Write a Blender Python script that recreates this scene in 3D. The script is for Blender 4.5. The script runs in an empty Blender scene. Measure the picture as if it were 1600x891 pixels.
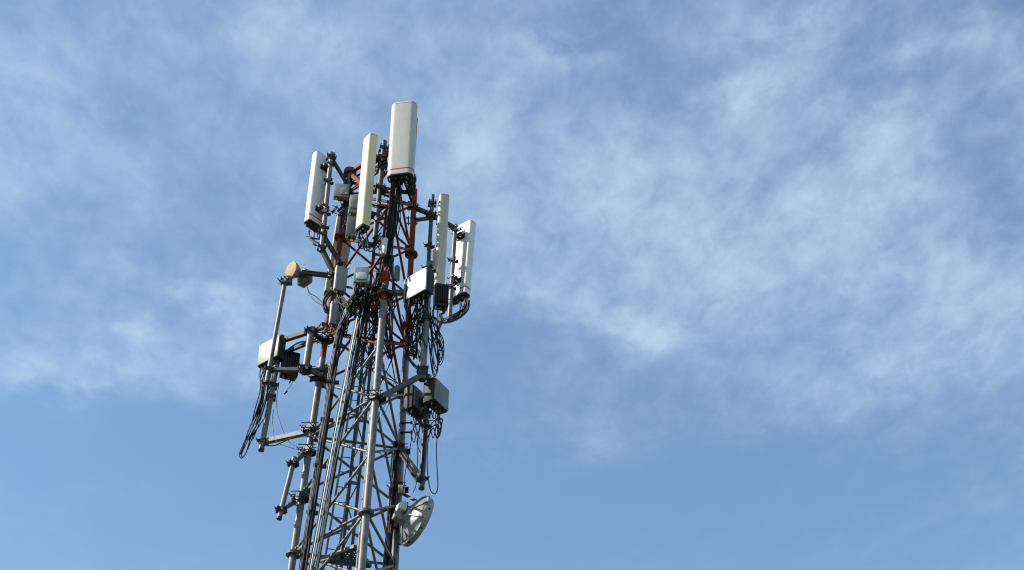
import bpy, bmesh, math, random
from mathutils import Vector, Matrix
R = math.radians
random.seed(11)
S = bpy.context.scene
COL = S.collection

# ------------------------------------------------------------------ camera, sky, sun, exposure
F = 2391.0                     # focal length in photo pixels (photo 1600 x 891)
PITCH = R(40)
CAM = Vector((0, 0, 1.6))
D = 21.8                       # horizontal distance camera -> tower axis
cd = bpy.data.cameras.new('camera'); cam = bpy.data.objects.new('camera', cd); COL.objects.link(cam)
cam.location = CAM; cam.rotation_euler = (R(90) + PITCH, 0, 0)
cd.sensor_width = 36; cd.lens = F / 1600 * 36; cd.clip_start = .1; cd.clip_end = 20000
S.camera = cam

SUN_EL, SUN_AZ = R(38), R(-101)     # azimuth from +Y, negative = to the left
sv = Vector((math.sin(SUN_AZ)*math.cos(SUN_EL), math.cos(SUN_AZ)*math.cos(SUN_EL), math.sin(SUN_EL)))
sl = bpy.data.lights.new('sun', 'SUN'); sl.energy = 4.4; sl.angle = R(.53); sl.color = (1, .945, .85)
so = bpy.data.objects.new('sun', sl); COL.objects.link(so)
so.location = (-30, 0, 40); so.rotation_euler = (-sv).to_track_quat('-Z', 'Y').to_euler()

S.view_settings.view_transform = 'Standard'; S.view_settings.look = 'None'
S.view_settings.gamma = 1; S.view_settings.use_curve_mapping = False
S.view_settings.exposure = 0.5
S.cycles.filter_width = 1.15; S.render.resolution_x = 1024; S.render.resolution_y = 570

def make_world():
    w = bpy.data.worlds.new('World'); S.world = w; w.use_nodes = True
    nt = w.node_tree; N = nt.nodes; L = nt.links; N.clear()
    out = N.new('ShaderNodeOutputWorld'); bg = N.new('ShaderNodeBackground')
    bg.inputs['Strength'].default_value = .15
    sky = N.new('ShaderNodeTexSky'); sky.sky_type = 'NISHITA'; sky.sun_disc = False
    sky.sun_elevation = SUN_EL; sky.sun_rotation = SUN_AZ
    sky.air_density = 1.0; sky.dust_density = .25; sky.ozone_density = .8
    tc = N.new('ShaderNodeTexCoord')
    def math_(op, a, b=None, c=None, clamp=False):
        n = N.new('ShaderNodeMath'); n.operation = op; n.use_clamp = clamp
        for i, v in enumerate((a, b, c)):
            if v is None: continue
            if isinstance(v, (int, float)): n.inputs[i].default_value = v
            else: L.new(v, n.inputs[i])
        return n.outputs[0]
    sep = N.new('ShaderNodeSeparateXYZ'); L.new(tc.outputs['Generated'], sep.inputs[0])
    zc = math_('MAXIMUM', sep.outputs[2], .08)
    u = math_('DIVIDE', sep.outputs[0], zc); v = math_('DIVIDE', sep.outputs[1], zc)   # point on the cloud sheet overhead
    cmb = N.new('ShaderNodeCombineXYZ'); L.new(u, cmb.inputs[0]); L.new(v, cmb.inputs[1])
    def noise(scale, detail, rough, dist, off, stretch=(1, 1, 1), rot=0):
        m = N.new('ShaderNodeMapping'); L.new(cmb.outputs[0], m.inputs[0])
        m.inputs['Location'].default_value = off; m.inputs['Scale'].default_value = stretch
        m.inputs['Rotation'].default_value = (0, 0, rot)
        n = N.new('ShaderNodeTexNoise'); n.inputs['Scale'].default_value = scale
        n.inputs['Detail'].default_value = detail; n.inputs['Roughness'].default_value = rough
        n.inputs['Distortion'].default_value = dist
        L.new(m.outputs[0], n.inputs['Vector']); return n.outputs[0]
    big = noise(2.1, 3, .5, .4, (3.1, 1.7, 0), (1, .8, 1), .35)
    mid = noise(11, 9, .58, .2, (0.6, 4.2, 0), (1, .8, 1), .5)
    fine = noise(31, 9, .62, .35, (7.3, 0.4, 0), (1, .68, 1), .75)
    # cloud banks: soft patches at given places on the sheet (u, v, radius u, radius v, weight)
    fwd = Vector((0, math.cos(PITCH), math.sin(PITCH))); upv = Vector((0, -math.sin(PITCH), math.cos(PITCH)))
    def sheet(px, py):
        d = fwd + Vector((1, 0, 0)) * ((px - 800) / F) + upv * (-(py - 445.5) / F)
        return d.x / d.z, d.y / d.z
    acc = None
    # the banks' outlines are frayed by displacing the sheet with noise first
    w1 = noise(5.5, 6, .6, .0, (9.1, 2.2, 0)); w2 = noise(5.5, 6, .6, .0, (2.1, 8.2, 0))
    uw = math_('ADD', u, math_('MULTIPLY', math_('SUBTRACT', w1, .5), .22)); vw = math_('ADD', v, math_('MULTIPLY', math_('SUBTRACT', w2, .5), .26))
    for (px, py, rx, ry, wt, *rot) in BANKS:
        cu, cv = sheet(px, py); ru = sheet(px + rx, py)[0] - cu; rv = sheet(px, py + ry)[1] - cv
        a = math_('DIVIDE', math_('SUBTRACT', uw, cu), ru); b = math_('DIVIDE', math_('SUBTRACT', vw, cv), rv)
        if rot:        # streaks that lie aslant: shear the bank
            b = math_('SUBTRACT', b, math_('MULTIPLY', a, rot[0] * rx / ry))
        q = math_('ADD', math_('MULTIPLY', a, a), math_('MULTIPLY', b, b))
        g = math_('MULTIPLY', math_('EXPONENT', math_('MULTIPLY', q, -1.0)), wt)
        acc = g if acc is None else math_('ADD', acc, g)
    t = math_('ADD', math_('MULTIPLY', math_('SUBTRACT', big, .5), .35), math_('MULTIPLY', math_('SUBTRACT', mid, .5), 1.45))
    t = math_('ADD', t, math_('MULTIPLY', math_('SUBTRACT', fine, .5), 1.15))
    t = math_('MULTIPLY', t, math_('ADD', math_('MULTIPLY', acc, .7), .75))
    t = math_('ADD', math_('ADD', t, acc), .10)
    mr = N.new('ShaderNodeMapRange'); mr.interpolation_type = 'SMOOTHSTEP'
    L.new(t, mr.inputs[0]); mr.inputs[1].default_value = -.45; mr.inputs[2].default_value = 1.25
    mr.inputs[3].default_value = .0; mr.inputs[4].default_value = 1.0
    fac = math_('ADD', math_('MULTIPLY', mr.outputs[0], CLOUD_GAIN), CLOUD_BASE, clamp=True)
    mix = N.new('ShaderNodeMix'); mix.data_type = 'RGBA'
    tint = N.new('ShaderNodeMix'); tint.data_type = 'RGBA'; tint.blend_type = 'MULTIPLY'; tint.inputs[0].default_value = 1
    L.new(sky.outputs[0], tint.inputs[6]); tint.inputs[7].default_value = (.90, .975, .99, 1)
    L.new(fac, mix.inputs[0]); L.new(tint.outputs[2], mix.inputs[6]); mix.inputs[7].default_value = CLOUD_COL
    L.new(mix.outputs[2], bg.inputs[0]); L.new(bg.outputs[0], out.inputs[0])
CLOUD_COL = (2.3, 3.2, 4.08, 1); CLOUD_GAIN = .95; CLOUD_BASE = .0
BANKS = [(1080, 400, 380, 190, .30), (1500, 500, 170, 110, .42), (50, 150, 150, 110, .26), (230, 300, 260, 60, .12),
         (320, 470, 110, 26, .52, .35), (395, 540, 34, 60, .40, -.5), (215, 535, 45, 28, .50), (130, 590, 170, 26, .42, -.05), (20, 570, 60, 40, .25),
         (430, 50, 90, 60, .38), (530, 110, 80, 60, .25), (770, 235, 75, 60, .48), (840, 90, 60, 40, .35), (1010, 310, 110, 60, .42),
         (1000, 515, 95, 34, .60, .25), (860, 480, 70, 40, .2), (1190, 140, 60, 50, .48), (1240, 30, 90, 40, .42), (1390, 215, 60, 34, .48), (1290, 290, 110, 60, .35), (1440, 290, 80, 50, .3),
         (1200, 400, 180, 70, .25), (1460, 70, 50, 30, .25), (860, 660, 120, 30, .12), (1300, 620, 160, 40, .2),
         (1060, 105, 90, 55, -.35), (930, 25, 110, 40, -.3), (1400, 130, 80, 40, -.25), (1570, 280, 60, 80, -.3), (1570, 20, 90, 40, -.25), (780, 560, 90, 80, -.4), (300, 350, 180, 60, -.2), (230, 180, 90, 70, -.15),
         (700, 840, 1300, 160, -.50), (200, 690, 300, 70, -.35), (250, 100, 350, 90, .06), (700, 330, 160, 120, .14), (1550, 400, 120, 200, .15), (1250, 120, 500, 100, .12), (1130, 740, 300, 60, -.2)]
make_world()

# ------------------------------------------------------------------ geometry helpers
FWD = Vector((0, math.cos(PITCH), math.sin(PITCH))); UPV = Vector((0, -math.sin(PITCH), math.cos(PITCH)))
def ray(px, py): return FWD + Vector((1, 0, 0)) * ((px - 800) / F) + UPV * (-(py - 445.5) / F)
def P(px, py, d=0.0):
    r = ray(px, py); return CAM + r * ((D + d) / r.y)
def K(px, py, d=0.0):                       # photo pixels per metre at that place
    return F / (P(px, py, d) - CAM).dot(FWD)
def CE(px, py):
    r = ray(px, py); return r.y / r.length      # cosine of elevation
def PP(pts): return [P(*p) for p in pts]
def spline(pts, sub=6):
    """Catmull-Rom through points (any tuples)"""
    pts = [Vector(p) for p in pts]
    if len(pts) < 3: 
        return [pts[0].lerp(pts[-1], i / sub) for i in range(sub + 1)]
    q = [pts[0] * 2 - pts[1]] + pts + [pts[-1] * 2 - pts[-2]]
    out = []
    for i in range(1, len(q) - 2):
        for j in range(sub):
            t = j / sub
            a, b, c, e = q[i - 1], q[i], q[i + 1], q[i + 2]
            out.append(.5 * ((2 * b) + (c - a) * t + (2 * a - 5 * b + 4 * c - e) * t * t + (3 * b - a - 3 * c + e) * t ** 3))
    out.append(pts[-1]); return out

class MB:
    def __init__(s): s.v = []; s.f = []; s.m = []; s.sm = []
    def face(s, idx, m=0, sm=False): s.f.append(tuple(idx)); s.m.append(m); s.sm.append(sm)
    def tube(s, pts, r, n=10, m=0, caps=True, mats=None):
        pts = [Vector(p) for p in pts]; k = len(pts)
        rs = r if isinstance(r, (list, tuple)) else [r] * k
        base = len(s.v); ref = None
        for i, p in enumerate(pts):
            t = (pts[min(i + 1, k - 1)] - pts[max(i - 1, 0)])
            if t.length < 1e-9: t = Vector((0, 0, 1))
            t.normalize()
            if ref is None:
                ref = Vector((1, 0, 0)) if abs(t.x) < .8 else Vector((0, 1, 0))
            ref = (ref - t * ref.dot(t))
            if ref.length < 1e-6: ref = t.orthogonal()
            ref.normalize(); b = t.cross(ref)
            for j in range(n):
                a = 2 * math.pi * j / n
                s.v.append(p + (ref * math.cos(a) + b * math.sin(a)) * rs[i])
        for i in range(k - 1):
            mm = mats[i] if mats else m
            for j in range(n):
                a = base + i * n + j; b_ = base + i * n + (j + 1) % n
                s.face((a, b_, b_ + n, a + n), mm, True)
        if caps:
            s.face(reversed([base + j for j in range(n)]), mats[0] if mats else m)
            s.face([base + (k - 1) * n + j for j in range(n)], mats[-1] if mats else m)
        return s
    def bar(s, a, b, w, h, up=None, m=0):
        """rectangular bar from a to b"""
        a, b = Vector(a), Vector(b); t = (b - a).normalized()
        up = Vector(up) if up is not None else Vector((0, 0, 1))
        if abs(up.dot(t)) > .95: up = Vector((0, 1, 0))
        x = t.cross(up).normalized(); y = x.cross(t).normalized()
        base = len(s.v)
        for p in (a, b):
            for (i, j) in ((-1, -1), (1, -1), (1, 1), (-1, 1)): s.v.append(p + x * (i * w / 2) + y * (j * h / 2))
        for q in ((3, 2, 1, 0), (4, 5, 6, 7), (0, 1, 5, 4), (1, 2, 6, 5), (2, 3, 7, 6), (3, 0, 4, 7)):
            s.face([base + i for i in q], m)
        return s
    def angle(s, a, b, w, th, side, m=0):
        """L-section steel angle from a to b; 'side' is a direction one flange points to"""
        a, b = Vector(a), Vector(b); t = (b - a).normalized(); side = Vector(side)
        x = side - t * side.dot(t)
        x = x.normalized() if x.length > 1e-5 else t.orthogonal().normalized()
        y = t.cross(x)
        prof = [(0, 0), (w, 0), (w, th), (th, th), (th, w), (0, w)]
        base = len(s.v)
        for p in (a, b):
            for (i, j) in prof: s.v.append(p + x * (i - w / 3) + y * (j - w / 3))
        for i in range(6):
            j = (i + 1) % 6; s.face((base + i, base + j, base + 6 + j, base + 6 + i), m)
        s.face([base + i for i in range(5, -1, -1)], m); s.face([base + 6 + i for i in range(6)], m)
        return s
    def rbox(s, mat, c, dims, bev=.008, seg=2, m=0):
        """bevelled box: centre c and dims in the local frame, placed by matrix mat"""
        bm = bmesh.new(); bmesh.ops.create_cube(bm, size=1)
        bmesh.ops.scale(bm, vec=dims, verts=bm.verts)
        if bev > 0: bmesh.ops.bevel(bm, geom=list(bm.edges), offset=min(bev, min(dims) * .45), segments=seg, affect='EDGES', profile=.5)
        bm.verts.index_update(); base = len(s.v); c = Vector(c)
        for vv in bm.verts: s.v.append(mat @ (vv.co + c))
        for ff in bm.faces: s.face([base + vv.index for vv in ff.verts], m)
        bm.free(); return s
    def prism(s, mat, rings, m=0, smooth=True, capb=True, capt=True, mcap=None):
        """rings: list of loops (local 3-D points, same count) joined bottom to top"""
        base = len(s.v); n = len(rings[0])
        for r_ in rings:
            for p in r_: s.v.append(mat @ Vector(p))
        for i in range(len(rings) - 1):
            for j in range(n):
                a = base + i * n + j; b = base + i * n + (j + 1) % n
                s.face((a, b, b + n, a + n), m, smooth)
        mc = m if mcap is None else mcap
        if capb: s.face([base + j for j in range(n - 1, -1, -1)], mc)
        if capt: s.face([base + (len(rings) - 1) * n + j for j in range(n)], mc)
        return s
    def lathe(s, mat, prof, n=28, m=0, sm=True):
        """profile (r, z) turned about the local z axis"""
        base = len(s.v); k = len(prof)
        for (r_, z) in prof:
            for j in range(n):
                a = 2 * math.pi * j / n; s.v.append(mat @ Vector((r_ * math.cos(a), r_ * math.sin(a), z)))
        for i in range(k - 1):
            for j in range(n):
                a = base + i * n + j; b = base + i * n + (j + 1) % n
                s.face((a, b, b + n, a + n), m, sm)
        if prof[0][0] > 1e-4: s.face([base + j for j in range(n - 1, -1, -1)], m)
        if prof[-1][0] > 1e-4: s.face([base + (k - 1) * n + j for j in range(n)], m)
        return s
    def build(s, name, mats, parent=None, label=None):
        if not isinstance(mats, (list, tuple)): mats = [mats]
        me = bpy.data.meshes.new(name)
        inv = MATS[parent].inverted() if parent is not None else Matrix.Identity(4)
        me.from_pydata([inv @ v for v in s.v], [], s.f)
        for mt in mats: me.materials.append(mt)
        me.polygons.foreach_set('material_index', s.m); me.polygons.foreach_set('use_smooth', s.sm)
        bm = bmesh.new(); bm.from_mesh(me); bmesh.ops.recalc_face_normals(bm, faces=bm.faces); bm.to_mesh(me); bm.free()
        me.set_sharp_from_angle(angle=R(42))
        o = bpy.data.objects.new(name, me); COL.objects.link(o)
        if parent is not None: o.parent = parent; MATS[o] = MATS[parent]
        if label: o['label'] = label
        return o
MATS = {}
def thing(name, label, cat, loc, yaw=0, tilt=0, group=None):
    """Empty at the thing's base; local -Y is its front"""
    o = bpy.data.objects.new(name, None); COL.objects.link(o); o.empty_display_size = .1
    M = Matrix.Translation(loc) @ Matrix.Rotation(yaw, 4, 'Z') @ Matrix.Rotation(tilt, 4, 'X')
    o.location = loc; o.rotation_euler = M.to_euler(); MATS[o] = M
    o['label'] = label; o['category'] = cat
    if group: o['group'] = group
    return o

# ------------------------------------------------------------------ materials
def mat(name, col, rough=.5, metal=0.0, var=.12, scale=6, streak=0.0, dirt=None, dirt_amt=0.0, stretch=(1, 1, 1), bump=0.0, spec=.5):
    m = bpy.data.materials.new(name); m.use_nodes = True
    nt = m.node_tree; N = nt.nodes; L = nt.links; b = N['Principled BSDF']
    b.inputs['Roughness'].default_value = rough; b.inputs['Metallic'].default_value = metal
    b.inputs['Specular IOR Level'].default_value = spec
    tc = N.new('ShaderNodeTexCoord'); mp = N.new('ShaderNodeMapping'); L.new(tc.outputs['Object'], mp.inputs[0])
    mp.inputs['Scale'].default_value = stretch
    n1 = N.new('ShaderNodeTexNoise'); n1.inputs['Scale'].default_value = scale; n1.inputs['Detail'].default_value = 6
    n1.inputs['Roughness'].default_value = .65; L.new(mp.outputs[0], n1.inputs['Vector'])
    cr = N.new('ShaderNodeValToRGB'); L.new(n1.outputs[0], cr.inputs[0])
    cr.color_ramp.elements[0].position = .3; cr.color_ramp.elements[1].position = .7
    cr.color_ramp.elements[0].color = [c * (1 - var) for c in col] + [1]
    cr.color_ramp.elements[1].color = [min(c * (1 + var), .95) for c in col] + [1]
    src = cr.outputs[0]
    if streak:
        mp2 = N.new('ShaderNodeMapping'); L.new(tc.outputs['Object'], mp2.inputs[0]); mp2.inputs['Scale'].default_value = (42, 42, .9)
        n2 = N.new('ShaderNodeTexNoise'); n2.inputs['Scale'].default_value = 1; n2.inputs['Detail'].default_value = 4
        L.new(mp2.outputs[0], n2.inputs['Vector'])
        r2 = N.new('ShaderNodeMapRange'); L.new(n2.outputs[0], r2.inputs[0]); r2.inputs[1].default_value = .42; r2.inputs[2].default_value = .68
        r2.inputs[3].default_value = 0; r2.inputs[4].default_value = streak
        mx = N.new('ShaderNodeMix'); mx.data_type = 'RGBA'; L.new(r2.outputs[0], mx.inputs[0]); L.new(src, mx.inputs[6])
        mx.inputs[7].default_value = [c * .62 for c in col] + [1]; src = mx.outputs[2]
    if dirt:
        n3 = N.new('ShaderNodeTexNoise'); n3.inputs['Scale'].default_value = 9; n3.inputs['Detail'].default_value = 8; n3.inputs['Roughness'].default_value = .7
        mp3 = N.new('ShaderNodeMapping'); L.new(tc.outputs['Object'], mp3.inputs[0]); mp3.inputs['Scale'].default_value = (1, 1, .35)
        mp3.inputs['Location'].default_value = (4, 2, 1); L.new(mp3.outputs[0], n3.inputs['Vector'])
        r3 = N.new('ShaderNodeMapRange'); L.new(n3.outputs[0], r3.inputs[0]); r3.inputs[1].default_value = .5; r3.inputs[2].default_value = .66
        r3.inputs[3].default_value = 0; r3.inputs[4].default_value = dirt_amt
        mx = N.new('ShaderNodeMix'); mx.data_type = 'RGBA'; L.new(r3.outputs[0], mx.inputs[0]); L.new(src, mx.inputs[6])
        mx.inputs[7].default_value = list(dirt) + [1]; src = mx.outputs[2]
    L.new(src, b.inputs['Base Color'])
    rr = N.new('ShaderNodeMapRange'); L.new(n1.outputs[0], rr.inputs[0]); rr.inputs[3].default_value = max(rough - .12, .05); rr.inputs[4].default_value = min(rough + .15, 1)
    L.new(rr.outputs[0], b.inputs['Roughness'])
    if bump:
        bp = N.new('ShaderNodeBump'); bp.inputs['Strength'].default_value = bump; bp.inputs['Distance'].default_value = .01
        L.new(n1.outputs[0], bp.inputs['Height']); L.new(bp.outputs[0], b.inputs['Normal'])
    return m
M_galv = mat('galvanised_steel', (.165, .165, .153), .5, .25, .4, 7, streak=.35, dirt=(.085, .07, .058), dirt_amt=.75)
M_galvd = mat('weathered_steel', (.085, .085, .081), .55, .25, .3, 12, dirt=(.08, .06, .05), dirt_amt=.6)
M_dark = mat('dark_steel', (.022, .0215, .021), .55, .1, .3, 14)
M_red = mat('faded_red_paint', (.185, .033, .014), .65, 0, .4, 8, dirt=(.05, .018, .012), dirt_amt=.85, spec=.3)
M_white = mat('white_radome', (.74, .735, .71), .38, 0, .03, 3, streak=.16, dirt=(.5, .48, .43), dirt_amt=.25)
M_whiteg = mat('greyish_radome', (.53, .50, .43), .42, 0, .04, 3, streak=.3, dirt=(.42, .39, .34), dirt_amt=.3)
M_cream = mat('cream_radome', (.64, .565, .335), .45, 0, .04, 3, streak=.12, dirt=(.5, .44, .30), dirt_amt=.3)
M_creamg = mat('weathered_cream_radome', (.45, .40, .26), .5, 0, .06, 3, streak=.2, dirt=(.38, .34, .26), dirt_amt=.35)
M_creamb = mat('pale_beige_radome', (.58, .545, .43), .5, 0, .05, 3, streak=.2, dirt=(.42, .38, .3), dirt_amt=.3)
M_stripe = mat('red_stripe', (.30, .03, .02), .5, 0, .15, 10)
M_radio = mat('grey_radio_case', (.27, .28, .272), .45, 0, .08, 6, streak=.25, dirt=(.2, .19, .17), dirt_amt=.4)
M_radiot = mat('tan_grey_radio_case', (.27, .26, .22), .5, 0, .1, 6, streak=.25, dirt=(.16, .14, .11), dirt_amt=.5)
M_radiog = mat('greenish_radio_case', (.13, .155, .145), .5, 0, .1, 6, streak=.2)
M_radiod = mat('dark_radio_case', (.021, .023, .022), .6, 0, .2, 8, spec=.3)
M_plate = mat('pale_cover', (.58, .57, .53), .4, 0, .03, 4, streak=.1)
M_grplate = mat('pale_grey_cover', (.13, .14, .137), .4, 0, .05, 4, streak=.15)
M_black = mat('black_cable_rubber', (.009, .009, .009), .6, 0, .3, 20, spec=.25)
M_grey_c = mat('grey_cable_rubber', (.05, .055, .058), .5, 0, .2, 20, spec=.3)
M_silver = mat('pale_feeder', (.24, .25, .25), .45, .2, .15, 18)
M_tan = mat('tan_radome', (.41, .24, .065), .65, 0, .15, 14, dirt=(.32, .18, .055), dirt_amt=.6)
M_dishw = mat('dish_reflector_white', (.24, .24, .23), .4, 0, .05, 5, streak=.12, dirt=(.4, .38, .34), dirt_amt=.3)
M_beige = mat('beige_cover', (.30, .285, .24), .45, 0, .05, 4, streak=.25, dirt=(.28, .25, .2), dirt_amt=.4)
M_conc = mat('concrete', (.32, .31, .29), .85, 0, .15, 5, bump=.3)
M_yel = mat('brass_connector', (.12, .10, .05), .4, .6, .15, 20)

def ground():
    mb = MB()
    n = 24; ext = 6000
    cs = [ext * math.copysign(abs(t) ** 2.2, t) for t in [(-1 + 2 * i / n) for i in range(n + 1)]]
    for y in cs:
        for x in cs: mb.v.append(Vector((x, y + D, 0)))
    for j in range(n):
        for i in range(n):
            a = j * (n + 1) + i; mb.face((a, a + 1, a + n + 2, a + n + 1))
    o = mb.build('ground', mat('dry_grass_ground', (.055, .060, .028), .95, 0, .45, .35, dirt=(.10, .08, .055), dirt_amt=.7)); o['kind'] = 'structure'
ground()

# ------------------------------------------------------------------ tower
legs = {'C': (P(620, 225, -.75), P(580, 707, -.95)), 'L': (P(547, 272, .21), P(474, 761, .27)), 'R': (P(648, 297, .53), P(621.5, 796, .67))}
def leg_at(k, z):
    a, b = legs[k]; t = (z - a.z) / (b.z - a.z); return a + (b - a) * t
def leg_z(k, py):                      # height at which that leg stands at photo row py
    a, b = legs[k]; lo, hi = 0., 30.
    for _ in range(50):
        mid = (lo + hi) / 2; p = leg_at(k, mid) - CAM
        row = 445.5 - F * p.dot(UPV) / p.dot(FWD)
        if row > py: lo = mid
        else: hi = mid
    return lo
zb, za = leg_z('C', 800), leg_z('C', 707)
DZ = (za - zb)
Z0 = zb - DZ * math.floor(zb / DZ)
ZTOP = {k: legs[k][0].z for k in legs}
ztop = min(ZTOP.values())
ZPAINT = leg_z('C', 505)
axis0 = sum((leg_at(k, 0.0) for k in legs), Vector()) / 3
tower = thing('lattice_tower', 'three legged steel lattice tower, red paint on its upper part and bare grey steel below', 'tower', axis0)
LEGS = {}
flz = {'C': [leg_z('C', 802), leg_z('C', 460)], 'L': [leg_z('L', 866), leg_z('L', 582), leg_z('L', 371)], 'R': [leg_z('R', 822), leg_z('R', 510), leg_z('R', 398)]}
for k in 'CLR':
    zp = {'C': leg_z('C', 472), 'L': leg_z('L', 560), 'R': leg_z('R', 545)}[k]
    top = ZTOP[k]
    zz = [0.15] + [i * .6 for i in range(1, 60) if i * .6 < top]
    zz = sorted(set([z for z in zz if abs(z - zp) > .05] + [zp, top]))
    pts = [leg_at(k, z) for z in zz]
    rr = [(.064 if z < zp else .056) for z in zz]
    mats = [0 if zz[i + 1] <= zp + 1e-6 else 1 for i in range(len(zz) - 1)]
    lg = MB().tube(pts, rr, 16, mats=mats).build('leg', [M_galv, M_red], tower)
    LEGS[k] = lg
    ax = (legs[k][0] - legs[k][1]).normalized()
    for z in flz[k]:
        c = leg_at(k, z); fb = MB()
        for s in (-1, 1): fb.tube([c + ax * (s * .014 - .012), c + ax * (s * .014 + .012)], .125, 18)
        for q in range(8):
            a = q * math.pi / 4; e = Vector((math.cos(a), math.sin(a), 0)) * .1
            fb.tube([c + e - ax * .05, c + e + ax * .05], .011, 6)
        fb.build('flange', M_galvd if z < zp else M_red, lg)
    if k == 'R':
        for py in (632, 645, 665, 680, 611, 600, 560):
            c = leg_at(k, leg_z(k, py)); MB().tube([c + Vector((-.02, -.08, 0)), c + Vector((.17, -.09, 0))], .017, 6).tube([c + Vector((.15, -.09, 0)), c + Vector((.19, -.09, 0))], .03, 6).build('step_bolt', M_dark, lg)
    MB().rbox(Matrix.Translation(leg_at(k, 0.0)), (0, 0, .1), (.5, .5, .22), .02).build('footing', M_conc, lg)
levels = []
z = Z0 if Z0 > .4 else Z0 + DZ
while z < ztop - .2: levels.append(z); z += DZ
levels.append(ztop - .08)
low = MB(); zvis = leg_z('C', 891) - 2.2
def brace(a, b, r, red, inward):
    m = M_red if red else M_galv
    t = (b - a).normalized(); a2, b2 = a + t * .05, b - t * .05
    if (a.z + b.z) / 2 < zvis: low.tube([a2, b2], r, 6); return
    mb = MB()
    # flattened pipe ends with a bolt
    mb.tube([a2, a2 + t * .07, a2 + t * .13, b2 - t * .13, b2 - t * .07, b2], [r * .5, r * .6, r, r, r * .6, r * .5], 10)
    for p in (a2 + t * .035, b2 - t * .035): mb.tube([p - inward * .03, p + inward * .03], .014, 6)
    mb.build('brace', m, tower)
faces = (('L', 'C'), ('C', 'R'), ('R', 'L'))
ctr = lambda z: sum((leg_at(k, z) for k in legs), Vector()) / 3
for i in range(len(levels) - 1):
    z1, z2 = levels[i], levels[i + 1]; zm = (z1 + z2) / 2; red = zm > ZPAINT - .1
    for (a, b) in faces:
        inw = (ctr(zm) - (leg_at(a, zm) + leg_at(b, zm)) / 2).normalized()
        off = inw * .03
        r = .024 if red else .0235
        brace(leg_at(a, z1), leg_at(b, z2), r, red, inw)
        brace(leg_at(b, z1) + off, leg_at(a, z2) + off, r, red, inw)
        if i % 2 == 0 or z1 > ZPAINT + 2.2: brace(leg_at(a, z1), leg_at(b, z1), .024, red, inw)
        if zm > zvis:
            for kk, oo in ((a, b), (b, a)):       # gusset plate at each node
                p = leg_at(kk, z1); dv = (leg_at(oo, z1) - p).normalized(); gp = MB()
                gp.bar(p + dv * .05 - Vector((0, 0, .1)), p + dv * .05 + Vector((0, 0, .1)), .012, .16, dv)
                for e in (-.06, 0, .06): gp.tube([p + dv * .09 + Vector((0, 0, e)) - inw * .03, p + dv * .09 + Vector((0, 0, e)) + inw * .03], .012, 6)
                gp.build('gusset', M_red if red else M_galvd, LEGS[kk])
for (a, b) in faces: brace(leg_at(a, ztop - .08), leg_at(b, ztop - .08), .028, True, Vector((0, 0, 1)))
o = low.build('bracing', M_galv, tower); o['kind'] = 'stuff'
# the hub on top of the left leg, with the arms that run from it
c = P(547, 270, .21)
MB().tube([c - Vector((0, 0, .05)), c + Vector((0, 0, .05))], .13, 16).tube([c + Vector((0, 0, .05)), c + Vector((0, 0, .11))], .05, 10).build('top_plate', M_red, tower)
for q in ((576, 250, -.3), (568, 290, -.45)): MB().bar(c, P(*q), .075, .075).build('top_arm', M_red, tower)
c = P(641, 398, .6)
MB().tube([P(642, 398, .5), P(642, 398, .6)], .085, 14).build('joint_plate', M_dark, tower)
MB().tube([P(601, 432, -.95), P(601, 432, -.8)], .11, 14).build('joint_plate', M_red, tower)

# ------------------------------------------------------------------ helper parts
def clampmesh(c, r, axis=None, mb=None, size=1.0, dirv=None):
    """bolted pipe clamp round a pipe of radius r at c"""
    mb = mb or MB(); a = (axis or Vector((0, 0, 1))).normalized()
    d = Vector(dirv) if dirv is not None else Vector((random.uniform(-.5, .5), -1, 0)); d = (d - a * d.dot(a)).normalized(); x = a.cross(d)
    M = Matrix((x, d, a)).transposed().to_4x4(); M.translation = c
    mb.rbox(M, (0, -r - .012, 0), (.13 * size + r, .02, .075 * size), .004, 1)
    mb.rbox(M, (0, r + .012, 0), (.13 * size + r, .02, .075 * size), .004, 1)
    for s in (-1, 1):
        mb.tube([M @ Vector((s * (r + .022), -r - .05, 0)), M @ Vector((s * (r + .022), r + .1 * size, 0))], .009, 6)
        mb.tube([M @ Vector((s * (r + .022), r + .02, 0)), M @ Vector((s * (r + .022), r + .045, 0))], .017, 6)
    return mb
def pole(label, a, b, r, m=M_galv, clamps=(), arms=(), group='galvanised mounting pipes', name='mounting_pole', armmat=M_galvd):
    """vertical pipe from a (top) to b (bottom); clamps at 0..1; arms: (t, end point, w, h, mat)"""
    a, b = Vector(a), Vector(b)
    t = thing(name, label, 'pole', b, group=group)
    ax = (a - b).normalized()
    MB().tube([b, a], r, 16).build('pipe', m, t)
    MB().tube([a, a + ax * .012, a + ax * .02], [r * 1.06, r * 1.04, r * .5], 14).build('end_cap', M_galvd, t)
    MB().tube([b - ax * .006, b + ax * .03], r * 1.05, 14).build('end_ring', M_dark, t)
    for q in clamps: clampmesh(a.lerp(b, q), r).build('clamp', M_dark if q > .01 else M_galvd, t)
    for (q, end, w, h, mm) in arms:
        p0 = a.lerp(b, q); e = Vector(end)
        arm = MB().bar(p0, e, w, h) if w > 0 else MB().tube([p0, e], h, 12)
        ar = arm.build('arm', mm, t)
        clampmesh(p0, r, size=.9).build('clamp', M_dark, ar)
        clampmesh(e, .06, size=1.1, dirv=(e - p0)).build('clamp', M_dark, ar)
    return t

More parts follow.
